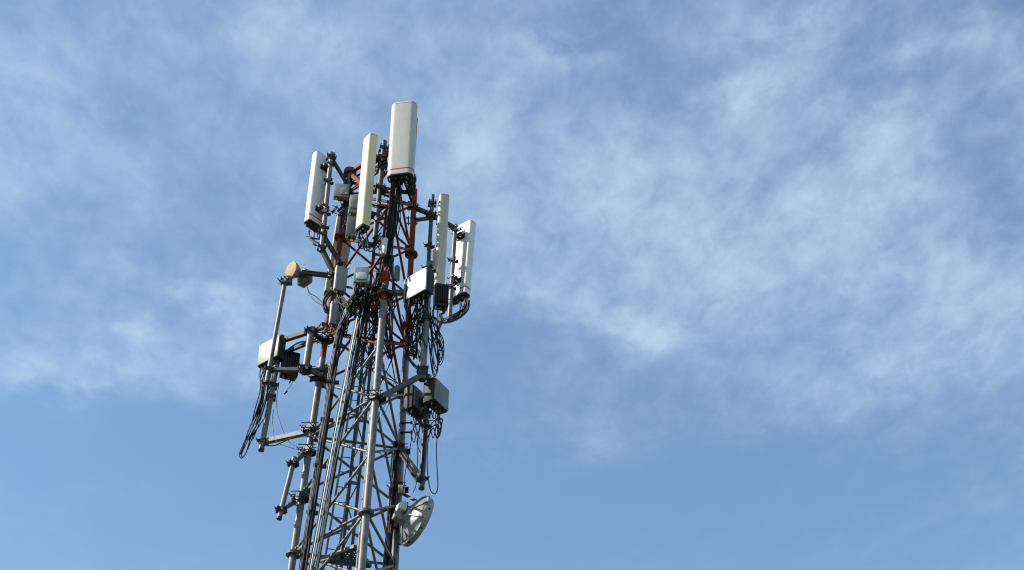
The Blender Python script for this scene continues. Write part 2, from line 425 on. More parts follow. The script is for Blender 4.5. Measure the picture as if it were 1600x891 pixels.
# ------------------------------------------------------------------ panel antennas
def radome_section(w, d, rf, n=6, flat=.0, back=.018):
    """cross-section, front at -y: big front corner radius rf, small back radius"""
    pts = []
    def arc(cx, cy, r, a0, a1, n):
        for i in range(n + 1):
            a = a0 + (a1 - a0) * i / n; pts.append((cx + r * math.cos(a), cy + r * math.sin(a)))
    arc(-w / 2 + rf, -d / 2 + rf, rf, math.pi, 1.5 * math.pi, n)
    arc(w / 2 - rf, -d / 2 + rf, rf, 1.5 * math.pi, 2 * math.pi, n)
    arc(w / 2 - back, d / 2 - back, back, 0, .5 * math.pi, 3)
    arc(-w / 2 + back, d / 2 - back, back, .5 * math.pi, math.pi, 3)
    return pts
def panel(label, pt_top, pt_bot, d, w, dep, yaw, m, tilt=0, rf=.05, stripe=None, slope=0.0, conn=6, cap_m=M_radiod, group='panel antennas', bracket_len=.16, capm_top=None, bottom_len=.05, brackets=(.2, .8), back=.018):
    """pt_top / pt_bot: photo points of the middle of the top and bottom ends"""
    top, bot = P(*pt_top, d), P(*pt_bot, d)
    h = (top - bot).length
    t = thing('panel_antenna', label, 'antenna', bot, yaw, tilt, group); M = MATS[t]
    ax = (top - bot)
    # the body leans with the measured line
    q = Matrix.Translation(bot) @ Vector((0, 0, 1)).rotation_difference(ax.normalized()).to_matrix().to_4x4() @ Matrix.Rotation(yaw, 4, 'Z')
    MATS[t] = q; t.rotation_euler = q.to_euler(); M = q
    sec = radome_section(w, dep, rf, back=back)
    def ring(z, s=1.0, dz=0): return [(x * s, y * s, z - dz * max(0., min(1., (.12 - y / dep) / .62)) ** 1.6) for x, y in sec]
    z0 = bottom_len
    rings = [ring(z0), ring(h * .35), ring(h * .7), ring(h - .05, 1, slope), ring(h - .018, .985, slope), ring(h - .004, .94, slope), ring(h, .86, slope)]
    body = MB().prism(M, rings).build('radome', m, t)
    MB().prism(M, [ring(h - .05, 1.006, slope), ring(h - .035, 1.006, slope)], capb=False, capt=False).build('cap_seam', M_radio, body)
    lowm = MB().prism(M, [ring(0, .93), ring(.012, .985), ring(z0 + .004, .99)]).build('base_cap', cap_m, t)
    if stripe:
        MB().prism(M, [ring(stripe - .014, 1.012), ring(stripe + .014, 1.012)]).build('stripe', M_stripe, t)
    random.seed(int(h * 1000) + int(pt_top[0]))
    for i in range(conn):
        x = (i - (conn - 1) / 2) / max(conn, 2) * w * .85; y = (.2 if i % 2 else -.18) * dep
        MB().tube([M @ Vector((x, y, -.07)), M @ Vector((x, y, -.02)), M @ Vector((x, y, .01))], [.013, .02, .02], 8).build('connector', M_yel if i % 3 == 0 else M_dark, t)
    for f in brackets:
        zc = h * f; b = MB()
        b.rbox(M, (0, dep / 2 + .012, zc), (w * .45, .024, .12), .004, 1)
        b.rbox(M, (-.05, dep / 2 + bracket_len / 2, zc), (.014, bracket_len, .09), .003, 1)
        b.rbox(M, (.05, dep / 2 + bracket_len / 2, zc), (.014, bracket_len, .09), .003, 1)
        b.rbox(M, (0, dep / 2 + bracket_len, zc), (.18, .03, .07), .004, 1)
        for s in (-1, 1): b.tube([M @ Vector((s * .075, dep / 2 + bracket_len - .06, zc)), M @ Vector((s * .075, dep / 2 + bracket_len + .13, zc))], .009, 6)
        b.rbox(M, (0, dep / 2 + bracket_len + .1, zc), (.18, .02, .06), .004, 1)
        b.build('bracket', M_dark, t)
    return t, M, h

# left white panel, seen from behind on its right
A_LEFT, ML, hL = panel('white panel antenna with a red band, leftmost of the panels, backed by a steel pipe', (503, 246), (490, 355), .15, .42, .20, R(-132), M_white, rf=.085, stripe=.16, conn=7, back=.05, bracket_len=.10, bottom_len=.035, cap_m=M_dark)
A_CREAM, MC, hC = panel('tall narrow cream panel antenna with a slanted top, left of the big white one', (579, 213), (566, 360), -1.05, .25, .185, R(-50), M_cream, rf=.05, slope=.05, conn=5, bracket_len=.12)
A_TOP, MT, hT = panel('widest white panel antenna with a red band, highest thing on the tower', (632, 165), (625.5, 279), -1.25, .50, .23, R(-9), M_whiteg, rf=.11, back=.06, stripe=.15, conn=8, bracket_len=.14, bottom_len=.03, cap_m=M_dark)
A_GREY, MG, hG = panel('long narrow weathered cream panel antenna right of the tower, above a dark finned radio unit', (694, 306), (686, 451), .35, .20, .15, R(11), M_creamb, rf=.05, conn=4, bracket_len=.14)
A_RIGHT, MR, hR = panel('white panel antenna with a red band, rightmost of the panels, bracket shadows on its back', (727.5, 353), (717.5, 468), 1.4, .47, .20, R(141), M_white, rf=.08, stripe=.17, conn=7, back=.04, bracket_len=.10, bottom_len=.035, cap_m=M_dark)
A_BACK, MBk, hB = panel('cream panel antenna half hidden behind the red left leg of the tower', (541, 336), (520, 463), .95, .36, .14, R(-162), M_creamg, rf=.05, conn=4, bracket_len=.10)

# ------------------------------------------------------------------ mounting pipes and arms
pole('pale grey pipe behind the leftmost white panel antenna', P(518, 240, .0), P(502, 393, .0), .048, M_galv, (.06, .3, .62, .78),
     [(.04, P(543, 289, .2), 0, .042, M_dark), (.84, P(533, 414, .1), 0, .05, M_dark), (.97, P(523, 431, .1), 0, .055, M_dark)])
pole('dark pipe between the tall cream panel antenna and the widest white one', P(600.5, 222, -.78), P(586, 372, -.72), .05, M_galvd, (.08, .25, .3, .5, .68),
     [(.17, P(612, 232, -.6), .05, .05, M_red), (.22, P(583, 247, -.9), .06, .06, M_dark), (.5, P(606, 300, -.75), .05, .05, M_galvd)])
pole('slim pipe left of the long narrow weathered cream panel antenna', P(676, 306, .58), P(669, 420, .58), .04, M_galvd, (.12, .7),
     [(.27, P(646, 324, .5), .075, .075, M_dark), (.31, P(644, 345, .58), .06, .06, M_galvd), (.27, P(711, 357, 1.25), .075, .075, M_dark)])
pole('pipe with an open lower end behind the rightmost white panel antenna', P(711.5, 353, 1.2), P(702, 501, 1.2), .045, M_galv, (.38, .66))
pole('thick pale pipe behind the white faced radio unit on the right side', P(671.5, 411, -.6), P(659.5, 594, -.6), .062, M_galv, (.06, .5, .92),
     [(.96, P(591, 623, -.95), .095, .085, M_galvd), (.25, P(608, 458, -.9), .08, .07, M_galvd)])
pole('long slanting pipe under the small tan microwave dish', P(446, 437, .25), P(416.5, 598, .25), .042, M_galv, (.02,),
     [(.88, P(480, 578, .15), .07, .07, M_galvd)])
pole('long pipe carrying the radio units at the far left', P(440.5, 526, .6), P(408, 704, .6), .052, M_galv, (.1, .2, .45, .55),
     [(.04, P(512, 509, .25), .075, .085, M_galvd), (.17, P(505, 527, .25), .055, .06, M_dark), (.93, P(483, 675, .25), .085, .085, M_galv)])
pole('short thick pipe standing between the far left radio units and the tower leg', P(487, 514, .05), P(476.5, 583, .05), .066, M_galv, (.08, .93),
     [(.06, P(505, 533, .2), .06, .07, M_dark), (.9, P(510, 590, .1), .07, .075, M_galvd), (.95, P(512, 577, .3), .06, .06, M_galvd)])
pole('short pipe clamped beside the left tower leg near the bottom of the picture', P(460, 716, .1), P(436, 811, .1), .045, M_galv, (.1, .86),
     [(.1, P(477, 709, .22), .06, .06, M_galvd), (.86, P(462, 785, .22), .06, .06, M_galvd)])
pole('long dark pipe carrying the pair of radio units on the right side', P(669.5, 588, -.2), P(658.5, 764, -.2), .05, M_galvd, (.25, .35, .45),
     [(.92, P(626, 706, .5), .085, .085, M_galvd), (.22, P(640, 622, -.1), .05, .05, M_dark)])
pole('red painted pipe behind the right edge of the widest white panel antenna', P(650, 186, -.95), P(642, 304, -.8), .034, M_red, (.8, .87, .95), [(.78, P(622, 281, -.85), .06, .06, M_dark), (.97, P(618, 300, -.8), .06, .06, M_dark)])
pole('dark pipe rising from the left leg beside the small grey box', P(546.5, 274, .12), P(536, 372, .18), .04, M_galvd, (.3, .5, .8), [(.45, P(528, 330, .05), .05, .05, M_dark), (.75, P(545, 352, -.2), .05, .05, M_dark)])
# arm that holds the small microwave dish
t = thing('support_arm', 'dark horizontal arm running from the small tan dish to the tower', 'arm', P(524, 431, .1))
MB().bar(P(472, 426, .2), P(526, 432, .1), .075, .075).build('beam', M_dark, t)
MB().bar(P(478, 423.2, .15), P(522, 428.5, .05), .05, .012).build('flange', M_galv, t)
clampmesh(P(524, 431, .1), .06, size=1.3).build('clamp', M_dark, t)
# extra clamps round the left leg that carry the frames
def leg_clamp(label, k, py, size=1.6):
    zc = leg_z(k, py); c = leg_at(k, zc)
    t = thing('pipe_clamp', label, 'clamp', c, group='bolted clamps round the tower legs')
    axv = legs[k][0] - legs[k][1]
    clampmesh(c, .075, axv, size=size, dirv=(-.6, -1, 0)).build('plate', M_dark, t)
    b = MB(); random.seed(int(py))
    for s in (-1, 1):
        for e in (-.05, .05):
            b.tube([c + Vector((-.17, .05 * s - .1, e)), c + Vector((.13, .05 * s - .1, e))], .009, 6)
    b.build('bolt', M_dark, t)
leg_clamp('bolted dark clamp on the left leg where the lower left arm ends', 'L', 672)
leg_clamp('bolted dark clamp on the left leg just below the lower left arm', 'L', 706)
leg_clamp('bolted dark clamp on the left leg beside the low end of the short pipe', 'L', 779)
leg_clamp('bolted dark clamp on the red part of the left leg under the small grey box', 'L', 531)
leg_clamp('bolted dark clamp on the left leg where red paint meets grey', 'L', 594)
leg_clamp('bolted dark clamp on the front leg where the inclined right arm starts', 'C', 622, 1.8)
leg_clamp('bolted dark clamp on the right leg above the cable run', 'R', 705)
leg_clamp('bolted dark clamp on the right leg above the big dish', 'R', 765)

# ------------------------------------------------------------------ radio units
def radio(label, px, py, d, wpx, hpx, dep, yaw, m, style='plain', plate=None, conn=4, tilt=0, fins=0, group='radio units on the tower', plate_rect=None, strip=None, back_bracket=True, roll=0):
    """centre in the photo, apparent size in photo pixels of its front width and height"""
    k = K(px, py, d); h = hpx / (k * CE(px, py)); w = wpx / k
    c = P(px, py, d) - Vector((0, 0, h / 2))
    t = thing('radio_unit', label, 'radio unit', c, yaw, tilt, group); M = MATS[t]
    if roll:
        M = M @ Matrix.Rotation(roll, 4, 'Y'); MATS[t] = M; t.rotation_euler = M.to_euler()
    b = MB()
    b.rbox(M, (0, .005, h / 2), (w, dep - .03, h), .014)
    if fins:                                         # cooling fins belong to the casing
        n = fins
        for i in range(n):
            x = -w / 2 + w * (i + .5) / n
            b.rbox(M, (x, dep / 2 - .002, h / 2), (.008, .05, h * .92), .002, 1)
    body = b.build('casing', m, t)
    if style == 'cover':
        pr = plate_rect or (0, .5, .9, .9)
        MB().rbox(M, (pr[0] * w, -dep / 2 + .006, pr[1] * h), (w * pr[2], .03, h * pr[3]), .012).build('cover', plate, t)
        sc = MB()
        for sx in (-1, 1):
            for sz in (-1, 1):
                q = Vector((pr[0] * w + sx * w * pr[2] * .43, 0, pr[1] * h + sz * h * pr[3] * .43))
                sc.tube([M @ (q + Vector((0, -dep / 2 - .012, 0))), M @ (q + Vector((0, -dep / 2 - .004, 0)))], .009, 6)
        sc.build('screws', M_galvd, t)
        MB().rbox(M, (pr[0] * w + w * pr[2] * .25, -dep / 2 - .0095, pr[1] * h - h * pr[3] * .3), (w * .16, .003, h * .09), .001, 1).build('sticker', M_radio if plate is not M_radio else M_plate, t)
    if style == 'ribs':
        rb = MB()
        for i in range(6): rb.rbox(M, (-w / 2 + w * (i + .5) / 6, -dep / 2 + .002, h * .52), (w / 6 * .35, .03, h * .84), .004, 1)
        rb.build('ribbed_cover', m, t)
    if strip:
        MB().rbox(M, (-w * .5 - .012, -.02, h / 2), (.03, dep * .7, h * .98), .006).build('side_strip', strip, t)
    for i in range(conn):
        x = (i - (conn - 1) / 2) / conn * w * .85
        MB().tube([M @ Vector((x, (.02 if i % 2 else -.02), -.06)), M @ Vector((x, (.02 if i % 2 else -.02), -.02)), M @ Vector((x, (.02 if i % 2 else -.02), .01))], [.012, .019, .019], 8).build('connector', M_dark if i % 2 else M_yel, t)
    MB().rbox(M, (0, 0, h + .018), (w * .35, .02, .012), .003, 1).rbox(M, (-w * .17, 0, h + .008), (.012, .02, .03), .003, 1).rbox(M, (w * .17, 0, h + .008), (.012, .02, .03), .003, 1).build('handle', M_dark, t)
    if back_bracket:
        MB().rbox(M, (0, dep / 2 + .045, h * .75), (w * .4, .07, .05), .004, 1).rbox(M, (0, dep / 2 + .045, h * .25), (w * .4, .07, .05), .004, 1).build('bracket', M_dark, t)
    return t, M, w, h
radio('small grey box right of the leftmost white panel antenna, topmost of the boxes', 533.5, 300, -.05, 23, 20, .16, R(8), M_radio, 'cover', M_radio, plate_rect=(.2, .4, .5, .6), conn=3)
radio('tan grey box half behind the tall cream panel antenna, above a greenish one', 554, 321, -.3, 17, 27, .14, R(10), M_radiot, 'cover', M_radiot, plate_rect=(0, .55, .8, .7), conn=3)
radio('plain greenish grey box at the lower left edge of the tall cream panel antenna', 549.5, 356, -.35, 16.5, 30, .13, R(12), M_radiog, conn=4)
radio('tiny pale box in the middle of the red lattice under the widest antenna', 598, 386, -1.0, 11, 24, .10, R(-35), M_plate, conn=2, roll=R(4))
radio('grey box with a white plate on its lower front, in the middle of the tower', 564.5, 432, -1.05, 23, 24, .16, R(4), M_radio, 'cover', M_plate, plate_rect=(.02, .36, .72, .44), conn=5)
radio('upright pale grey box on the left leg above a similar smaller box', 533, 438, -.1, 17, 36, .16, R(22), M_radio, 'plain', conn=4, strip=M_plate)
radio('upright pale grey box on the left leg under a similar larger box', 524.5, 492, -.1, 14.5, 33, .15, R(22), M_radio, 'plain', conn=4, strip=M_plate)
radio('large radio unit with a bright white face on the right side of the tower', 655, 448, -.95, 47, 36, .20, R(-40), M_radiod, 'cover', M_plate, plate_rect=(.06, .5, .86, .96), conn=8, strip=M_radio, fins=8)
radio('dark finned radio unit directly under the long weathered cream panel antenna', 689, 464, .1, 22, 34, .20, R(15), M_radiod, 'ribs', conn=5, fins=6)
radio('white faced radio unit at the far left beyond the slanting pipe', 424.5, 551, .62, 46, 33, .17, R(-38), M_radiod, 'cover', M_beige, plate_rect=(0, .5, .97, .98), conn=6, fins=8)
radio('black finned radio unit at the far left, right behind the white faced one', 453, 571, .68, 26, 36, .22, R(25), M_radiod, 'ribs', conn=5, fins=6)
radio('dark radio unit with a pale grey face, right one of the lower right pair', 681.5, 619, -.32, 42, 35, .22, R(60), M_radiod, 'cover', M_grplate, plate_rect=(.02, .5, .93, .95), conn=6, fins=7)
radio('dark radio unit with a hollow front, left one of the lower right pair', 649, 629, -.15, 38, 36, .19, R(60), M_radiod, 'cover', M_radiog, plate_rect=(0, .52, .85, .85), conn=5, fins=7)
radio('thin pale grey box behind the front leg where the red bars cross', 620.5, 427, .1, 9, 21, .08, R(20), M_grplate, conn=1)
radio('small grey box behind the long weathered cream panel antenna', 680, 405, .95, 9, 28, .08, R(-5), M_grplate, conn=1)

# ------------------------------------------------------------------ dishes
def axis_mat(c, ax, upv=Vector((0, 0, 1))):
    z = Vector(ax).normalized(); x = upv.cross(z).normalized(); y = z.cross(x)
    M = Matrix((x, y, z)).transposed().to_4x4(); M.translation = c; return M
c = P(457, 423, .2)
t = thing('microwave_dish', 'small drum shaped microwave dish with a tan round face at the far left', 'dish antenna', c - Vector((0, 0, .18)), group='microwave dishes')
ax = Vector((-.70, -.70, -.12)); M = axis_mat(c, ax); r = .172
MB().lathe(M, [(.05, -.15), (.09, -.14), (r * .8, -.07), (r * .97, -.01), (r, .0), (r, .028), (r * .97, .034)]).build('drum', M_radio, t)
MB().lathe(M, [(r * .985, .030), (r * .975, .042), (r * .7, .052), (r * .3, .056), (.001, .057)], n=36).build('radome', M_tan, t)
Mo = axis_mat(c - ax.normalized() * .30 - Vector((0, 0, .05)), ax)
MB().lathe(axis_mat(c - ax.normalized() * .14, -ax), [(.06, 0), (.06, .06)]).build('collar', M_galvd, t)
MB().rbox(Mo, (0, 0, 0), (.27, .27, .19), .03).rbox(Mo, (0, -.02, .105), (.16, .16, .04), .01).build('transceiver', M_radiog, t)
MB().rbox(Matrix.Translation(P(450, 436, .22)), (0, 0, 0), (.16, .09, .1), .01).rbox(Matrix.Translation(P(448, 442, .22)), (.0, 0, 0), (.20, .12, .05), .008).bar(P(452, 434, .22), c - ax.normalized() * .1, .05, .06).build('mount', M_galvd, t)
clampmesh(P(445.5, 441, .25), .05, size=1.2).build('clamp', M_dark, t)

c = P(647, 813, .35)
t = thing('microwave_dish', 'large white dish at the lower right seen from behind', 'dish antenna', c - Vector((0, 0, .45)), group='microwave dishes')
ax = Vector((.80, .545, -.21)); M = axis_mat(c, ax); r = .435
prof = [(.03, -.17), (.10, -.165)] + [(r * q, -.165 + .165 * q * q) for q in (.35, .5, .65, .8, .92, 1.0)] + [(r * 1.03, .0), (r * 1.03, .03)]
MB().lathe(M, prof + [(r * 1.0, .085), (r * .5, .11), (.001, .115)], n=48).build('reflector', M_dishw, t)
rm = MB()
rm.lathe(M, [(r * 1.02, -.012), (r * 1.055, -.01), (r * 1.055, .085), (r * 1.02, .09)], n=48).build('rim', M_dishw, t)
for a in range(8):
    e = Vector((math.cos(a * math.pi / 4), math.sin(a * math.pi / 4), 0)) * r * 1.06
    MB().tube([M @ (e + Vector((0, 0, .0))), M @ (e + Vector((0, 0, .035)))], .014, 6).build('rim_bolt', M_dark, t)
for a in range(8):
    dv = Vector((math.cos(a * .785 + .4), math.sin(a * .785 + .4), 0))
    MB().bar(M @ (dv * .12 + Vector((0, 0, -.175))), M @ (dv * r * .97 + Vector((0, 0, -.022))), .02, .035, ax).build('rib', M_dishw, t)
MB().lathe(M, [(.14, -.20), (.14, -.155)], n=20).build('hub_ring', M_radio, t)
MB().rbox(M, (.02, .1, -.28), (.20, .16, .12), .012).build('transceiver', M_plate, t)
MB().rbox(M, (.05, -.07, -.27), (.13, .12, .16), .01).build('mount_box', M_radiot, t)
mt = MB()
mt.bar(P(616, 822, .6), P(640, 812, .36), .07, .09).bar(P(617, 800, .6), P(636, 803, .36), .06, .06).bar(P(622, 768, .6), P(652, 784, .3), .06, .05)
mt.bar(P(628, 822, .5), P(652, 832, .35), .045, .03).tube(PP([(626, 835, .5), (640, 826, .3), (655, 826, .3)]), .015, 8)
mt.build('mount', M_dark, t)
for q in ((631, 792, .5), (634, 815, .42), (629, 806, .5)):
    clampmesh(P(*q), .05, size=1.1).build('clamp', M_galvd, t)
MB().rbox(Matrix.Translation(P(627, 766, .45)), (0, 0, 0), (.11, .1, .16), .008).build('junction_box', M_radiot, t)
MB().tube(PP(spline([(632, 830, .3), (636, 842, .2), (630, 845, .3), (622, 836, .5)], 6)), .011, 8).build('cable', M_black, t)

# ------------------------------------------------------------------ ladder, cable tray, platform
def extend_down(p, q, z):             # continue the line p->q down to height z
    return q + (q - p) * ((z - q.z) / (q.z - p.z))
la0, la1 = P(586, 395, .3), P(506, 886, .38); lb0, lb1 = P(601, 397, .3), P(525.5, 886, .38)
la1 = extend_down(la0, la1, .3); lb1 = extend_down(lb0, lb1, .3)
t = thing('climbing_ladder', 'thin pale climbing ladder inside the tower', 'ladder', (la1 + lb1) / 2)
MB().bar(la0, la1, .035, .012, (0, 1, 0)).build('stile', M_galv, t); MB().bar(lb0, lb1, .035, .012, (0, 1, 0)).build('stile', M_galv, t)
n = int((la0 - la1).length / .3); rest = MB(); vis = int(n * .62)
for i in range(n):
    q = (i + .5) / n
    mb = MB() if i < vis else rest
    mb.tube([la0.lerp(la1, q), lb0.lerp(lb1, q)], .0095, 8)
    if i < vis: mb.build('rung', M_galv, t)
o = rest.build('lower_rungs', M_galv, t); o['kind'] = 'stuff'
ta0, ta1 = P(591, 320, .0), P(534, 870, .0); tb0, tb1 = P(604, 322, .0), P(546.5, 886, .0)
ta1 = extend_down(ta0, ta1, .3); tb1 = extend_down(tb0, tb1, .3)
t = thing('cable_tray', 'narrow dark vertical cable tray with zigzag bars inside the tower', 'cable tray', (ta1 + tb1) / 2)
zp = ZPAINT + .2
def split(a, b): return a.lerp(b, (a.z - zp) / (a.z - b.z))
for a, b in ((ta0, ta1), (tb0, tb1)):
    s = split(a, b); MB().angle(a, s, .05, .007, (1, 0, 0)).angle(s, b, .05, .007, (1, 0, 0), 1).build('stile', [M_red, M_galvd], t)
n = int((ta0 - ta1).length / .42); mb = MB()
for i in range(n):
    q0, q1 = i / n, (i + 1) / n
    a, b = (ta0.lerp(ta1, q0), tb0.lerp(tb1, q1))
    if i % 2: a, b = tb0.lerp(tb1, q0), ta0.lerp(ta1, q1)
    mm = 0 if a.z > zp else 1
    mb.bar(a, b, .022, .006, (0, 1, 0), mm)
    if i % 3 == 0: mb.bar(ta0.lerp(ta1, q0), tb0.lerp(tb1, q0), .06, .012, (0, 1, 0), mm)
mb.build('zigzag', [M_red, M_galvd], t)
# small resting platform
zq = P(545, 874, .1).z
pc = ctr(zq)
t = thing('rest_platform', 'small open grating platform across the inside of the tower at the bottom edge', 'platform', pc)
cor = [leg_at('L', zq).lerp(pc, .5), leg_at('C', zq).lerp(pc, .7), leg_at('R', zq).lerp(pc, .55)]
fr = MB()
for i in range(3): fr.bar(cor[i], cor[(i + 1) % 3], .05, .07)
fr.build('frame', M_galvd, t)
gr = MB()
for i in range(1, 14):
    q = i / 14; gr.bar(cor[0].lerp(cor[1], q), cor[0].lerp(cor[2], q), .008, .03)
for i in range(1, 8):
    q = i / 8; gr.bar(cor[1].lerp(cor[0], q), cor[1].lerp(cor[2], q), .008, .02)
gr.build('grating', M_galvd, t)
# slim conduit beside the front leg
t = thing('conduit', 'slim pale conduit strapped along the left side of the front tower leg', 'conduit', P(560, 860, -.85))
ca, cb = P(594, 500, -.8), P(556, 905, -.9)
MB().tube([ca, cb], .022, 10).build('pipe', M_galv, t)
for i in range(16):
    p = ca.lerp(cb, (i + .5) / 16); MB().tube([p - Vector((0, 0, .02)), p + Vector((0, 0, .02))], .03, 10).build('strap', M_galvd if i % 3 else M_plate, t)

# ------------------------------------------------------------------ cables
def bundle(label, cables, name='cable_bundle', cat='cables', group='black cables on the tower'):
    """cables: list of (photo points with depth, radius, material)"""
    p0 = P(*cables[0][0][-1]); t = thing(name, label, cat, p0, group=group)
    for pts, r, m in cables:
        MB().tube(PP(spline(pts, 7)), r, 7).build('cable', m, t)
    return t
def run(path, offs, r, m, jit=1.0, seed=1):
    """parallel cables following one path; offs are sideways photo-pixel offsets"""
    rnd = random.Random(seed); out = []
    for o_ in offs:
        out.append(([(x + o_ + rnd.uniform(-jit, jit), y, d + rnd.uniform(-.06, .06)) for x, y, d in path], r, m))
    return out
mainp = [(606, 420, -.5), (590, 450, -.5), (564, 470, -.5), (545, 492, -.4), (533, 521, -.35), (522, 579, -.33), (513, 640, -.33), (503.5, 700, -.33), (494.5, 760, -.33), (484.5, 826, -.33), (474.5, 891, -.33), (460, 985, -.33)]
cab = run(mainp, [-2.9, -1.7, -.5, .7, 1.8, 2.9], .020, M_black, .4, 3) + run(mainp[3:], [-7.5, -6], .009, M_grey_c, .5, 4)
t = bundle('thick run of black feeder cables down the left face of the tower', cab, name='feeder_run')
for i, (x, y) in enumerate(((530, 540), (519, 596), (510, 655), (499, 727), (488, 800), (478, 866))):
    a, b = P(x - 7, y, -.33), P(x + 9, y + 2, -.33)
    MB().bar(a, b, .05, .045).tube([a - Vector((.02, 0, 0)), a + Vector((.05, 0, 0))], .04, 8).tube([b - Vector((.05, 0, 0)), b + Vector((.02, 0, 0))], .04, 8).build('hanger', M_dark, t)
silp = [(568, 460, -.6), (558, 507, -.6), (547, 566, -.6), (534, 634, -.6), (523, 690, -.6), (512, 750, -.6), (499.5, 820, -.6), (485, 900, -.6), (470, 985, -.6)]
bundle('pale silvery feeder pipe and thin dark cables, right of the thick black feeder run', run([(x, y, d - .12) for x, y, d in silp], [-1.5], .0135, M_silver, .2, 5) + run(silp, [-4.6, -3.4], .010, M_grey_c, .5, 5) + run([(x + 6, y, d) for x, y, d in silp], [0, 1.8, 3.0], .015, M_black, .5, 6) + run([(x + 2.5, y, d + .1) for x, y, d in silp], [0.3], .014, M_grey_c, .8, 8), name='feeder_run')
rp = [(622, 690, .5), (619, 720, .48), (616, 760, .46), (613, 800, .45), (609, 850, .45), (604, 905, .45), (597, 985, .45)]
bundle('thick run of black feeder cables down the right leg beside the big dish', run(rp, [-4.5, -3.2, -1.8, -.4, 1, 2.4], .018, M_black, .4, 7) + run(rp, [-6.3], .02, M_galvd, .2, 9), name='feeder_run')
cp = [(622, 284, -1.1), (619, 310, -1.0), (616, 345, -.95), (611, 372, -.92), (606, 400, -.9), (602, 425, -.88), (594, 448, -.8)]
bundle('black cables dropping from the widest antenna down the front leg', run(cp, [-7, -5, -3, -1, 1, 3, 5], .017, M_black, 1.6, 12) + run(cp[:4], [-9, 6, 8], .009, M_black, 3, 13))
def tangle(label, n, starts, ends, mids, seed, r=.009, m=M_black, dj=.25):
    rnd = random.Random(seed); cs = []
    for i in range(n):
        s = rnd.choice(starts); e = rnd.choice(ends); q = rnd.choice(mids)
        j = lambda p, a: (p[0] + rnd.uniform(-a, a), p[1] + rnd.uniform(-a, a), p[2] + rnd.uniform(-dj, dj) * .4)
        s = (s[0] + rnd.uniform(-2, 2), s[1] + rnd.uniform(-1, 1), s[2]); 
        s2 = (s[0] + rnd.uniform(-1.5, 1.5), s[1] + rnd.uniform(6, 12), s[2] + rnd.uniform(-.03, .03))
        pts = [s, s2, j(q, 5), j(e, 3)]
        cs.append((pts, r * rnd.uniform(.8, 1.35), m if rnd.random() < .85 else M_grey_c))
    return bundle(label, cs)
tangle('black cables looping under the leftmost white panel antenna', 7, [(484, 360, .15), (490, 364, .15), (497, 367, .15)], [(503, 384, .05), (500, 379, .05), (507, 376, .05)], [(482, 373, .1), (490, 379, .1), (495, 383, .05)], 21, .008)
tangle('black cables looping under the tall cream panel antenna', 11, [(560, 362, -1.05), (566, 364, -1.05), (573, 362, -1.05)], [(590, 378, -.8), (596, 366, -.8), (602, 372, -.9)], [(566, 385, -1), (575, 390, -1), (582, 386, -.95)], 22, .0115)
tangle('black cables between the rightmost white panel antenna and its arm', 8, [(712, 470, 1.1), (720, 471, 1.1), (728, 468, 1.1)], [(706, 499, 1.0), (700, 502, 1.0), (690, 500, .7)], [(727, 484, 1.1), (720, 490, 1.1), (712, 494, 1.1)], 23, .009)
bundle('thick black cable bend under the rightmost white panel antenna', run([(732, 470, 1.1), (729, 484, 1.08), (718, 496, 1.0), (702, 503, .8), (688, 504, .4), (680, 497, .1)], [-1, 1, 0], .02, M_black, .8, 24) + run([(694, 482, .1), (692, 489, .1), (687, 492, .05), (690, 500, 0), (684, 515, -.2), (680, 530, -.3)], [0, 1.6], .018, M_black, .4, 25))
tangle('black cables under the upright pale boxes on the left leg', 28, [(528, 458, -.1), (534, 459, -.1), (522, 512, -.1), (527, 512, -.1)], [(545, 500, -.35), (540, 520, -.35), (548, 480, -.4)], [(530, 470, -.1), (540, 478, -.2), (533, 524, -.2), (538, 515, -.25)], 26, .010)
bundle('thick coil of black cable left of the upright pale boxes', [([(524, 452, .0), (512, 460, .0), (505, 472, .0), (508, 486, .0), (516, 489, .0), (522, 482, .0)], .022, M_black), ([(526, 456, .0), (515, 462, .05), (509, 472, .05), (511, 482, .05), (519, 487, .05)], .02, M_black), ([(527, 450, .0), (512, 457, .05), (507, 466, .05), (506, 480, .05), (513, 488, .05)], .018, M_black)])
tangle('black cables under the grey box with a white plate', 36, [(556, 446, -1.05), (563, 447, -1.05), (571, 446, -1.05)], [(548, 490, -.5), (556, 500, -.5), (575, 470, -.6), (585, 462, -.6)], [(556, 466, -.9), (566, 470, -.9), (575, 462, -.8), (550, 475, -.8), (562, 482, -.8)], 27, .011)
tangle('tangle of black cables where the red bars meet in the middle of the tower', 42, [(575, 440, -.8), (590, 425, -.8), (600, 445, -.9), (612, 400, -.8)], [(562, 480, -.5), (570, 500, -.3), (590, 520, -.2), (610, 560, .1)], [(585, 455, -.7), (575, 465, -.7), (596, 470, -.5), (610, 470, -.2)], 28, .010)
tangle('thin black cables crossing the inside of the upper grey tower', 20, [(560, 500, -.2), (575, 490, 0), (600, 480, 0), (615, 470, .1)], [(545, 590, -.3), (565, 600, .1), (575, 640, .1), (600, 570, .2), (620, 600, .5)], [(565, 540, 0), (580, 550, .1), (600, 530, .2), (556, 560, -.2), (612, 545, .3)], 29, .008)
tangle('thick black cables under the white faced radio unit on the right', 14, [(640, 470, -.95), (650, 466, -.95), (660, 462, -.95), (668, 460, -.95)], [(640, 540, -.2), (650, 560, -.4), (634, 560, .3), (664, 540, -.6)], [(650, 482, -.9), (660, 490, -.8), (645, 500, -.7), (640, 515, -.5), (655, 520, -.6)], 30, .0105)
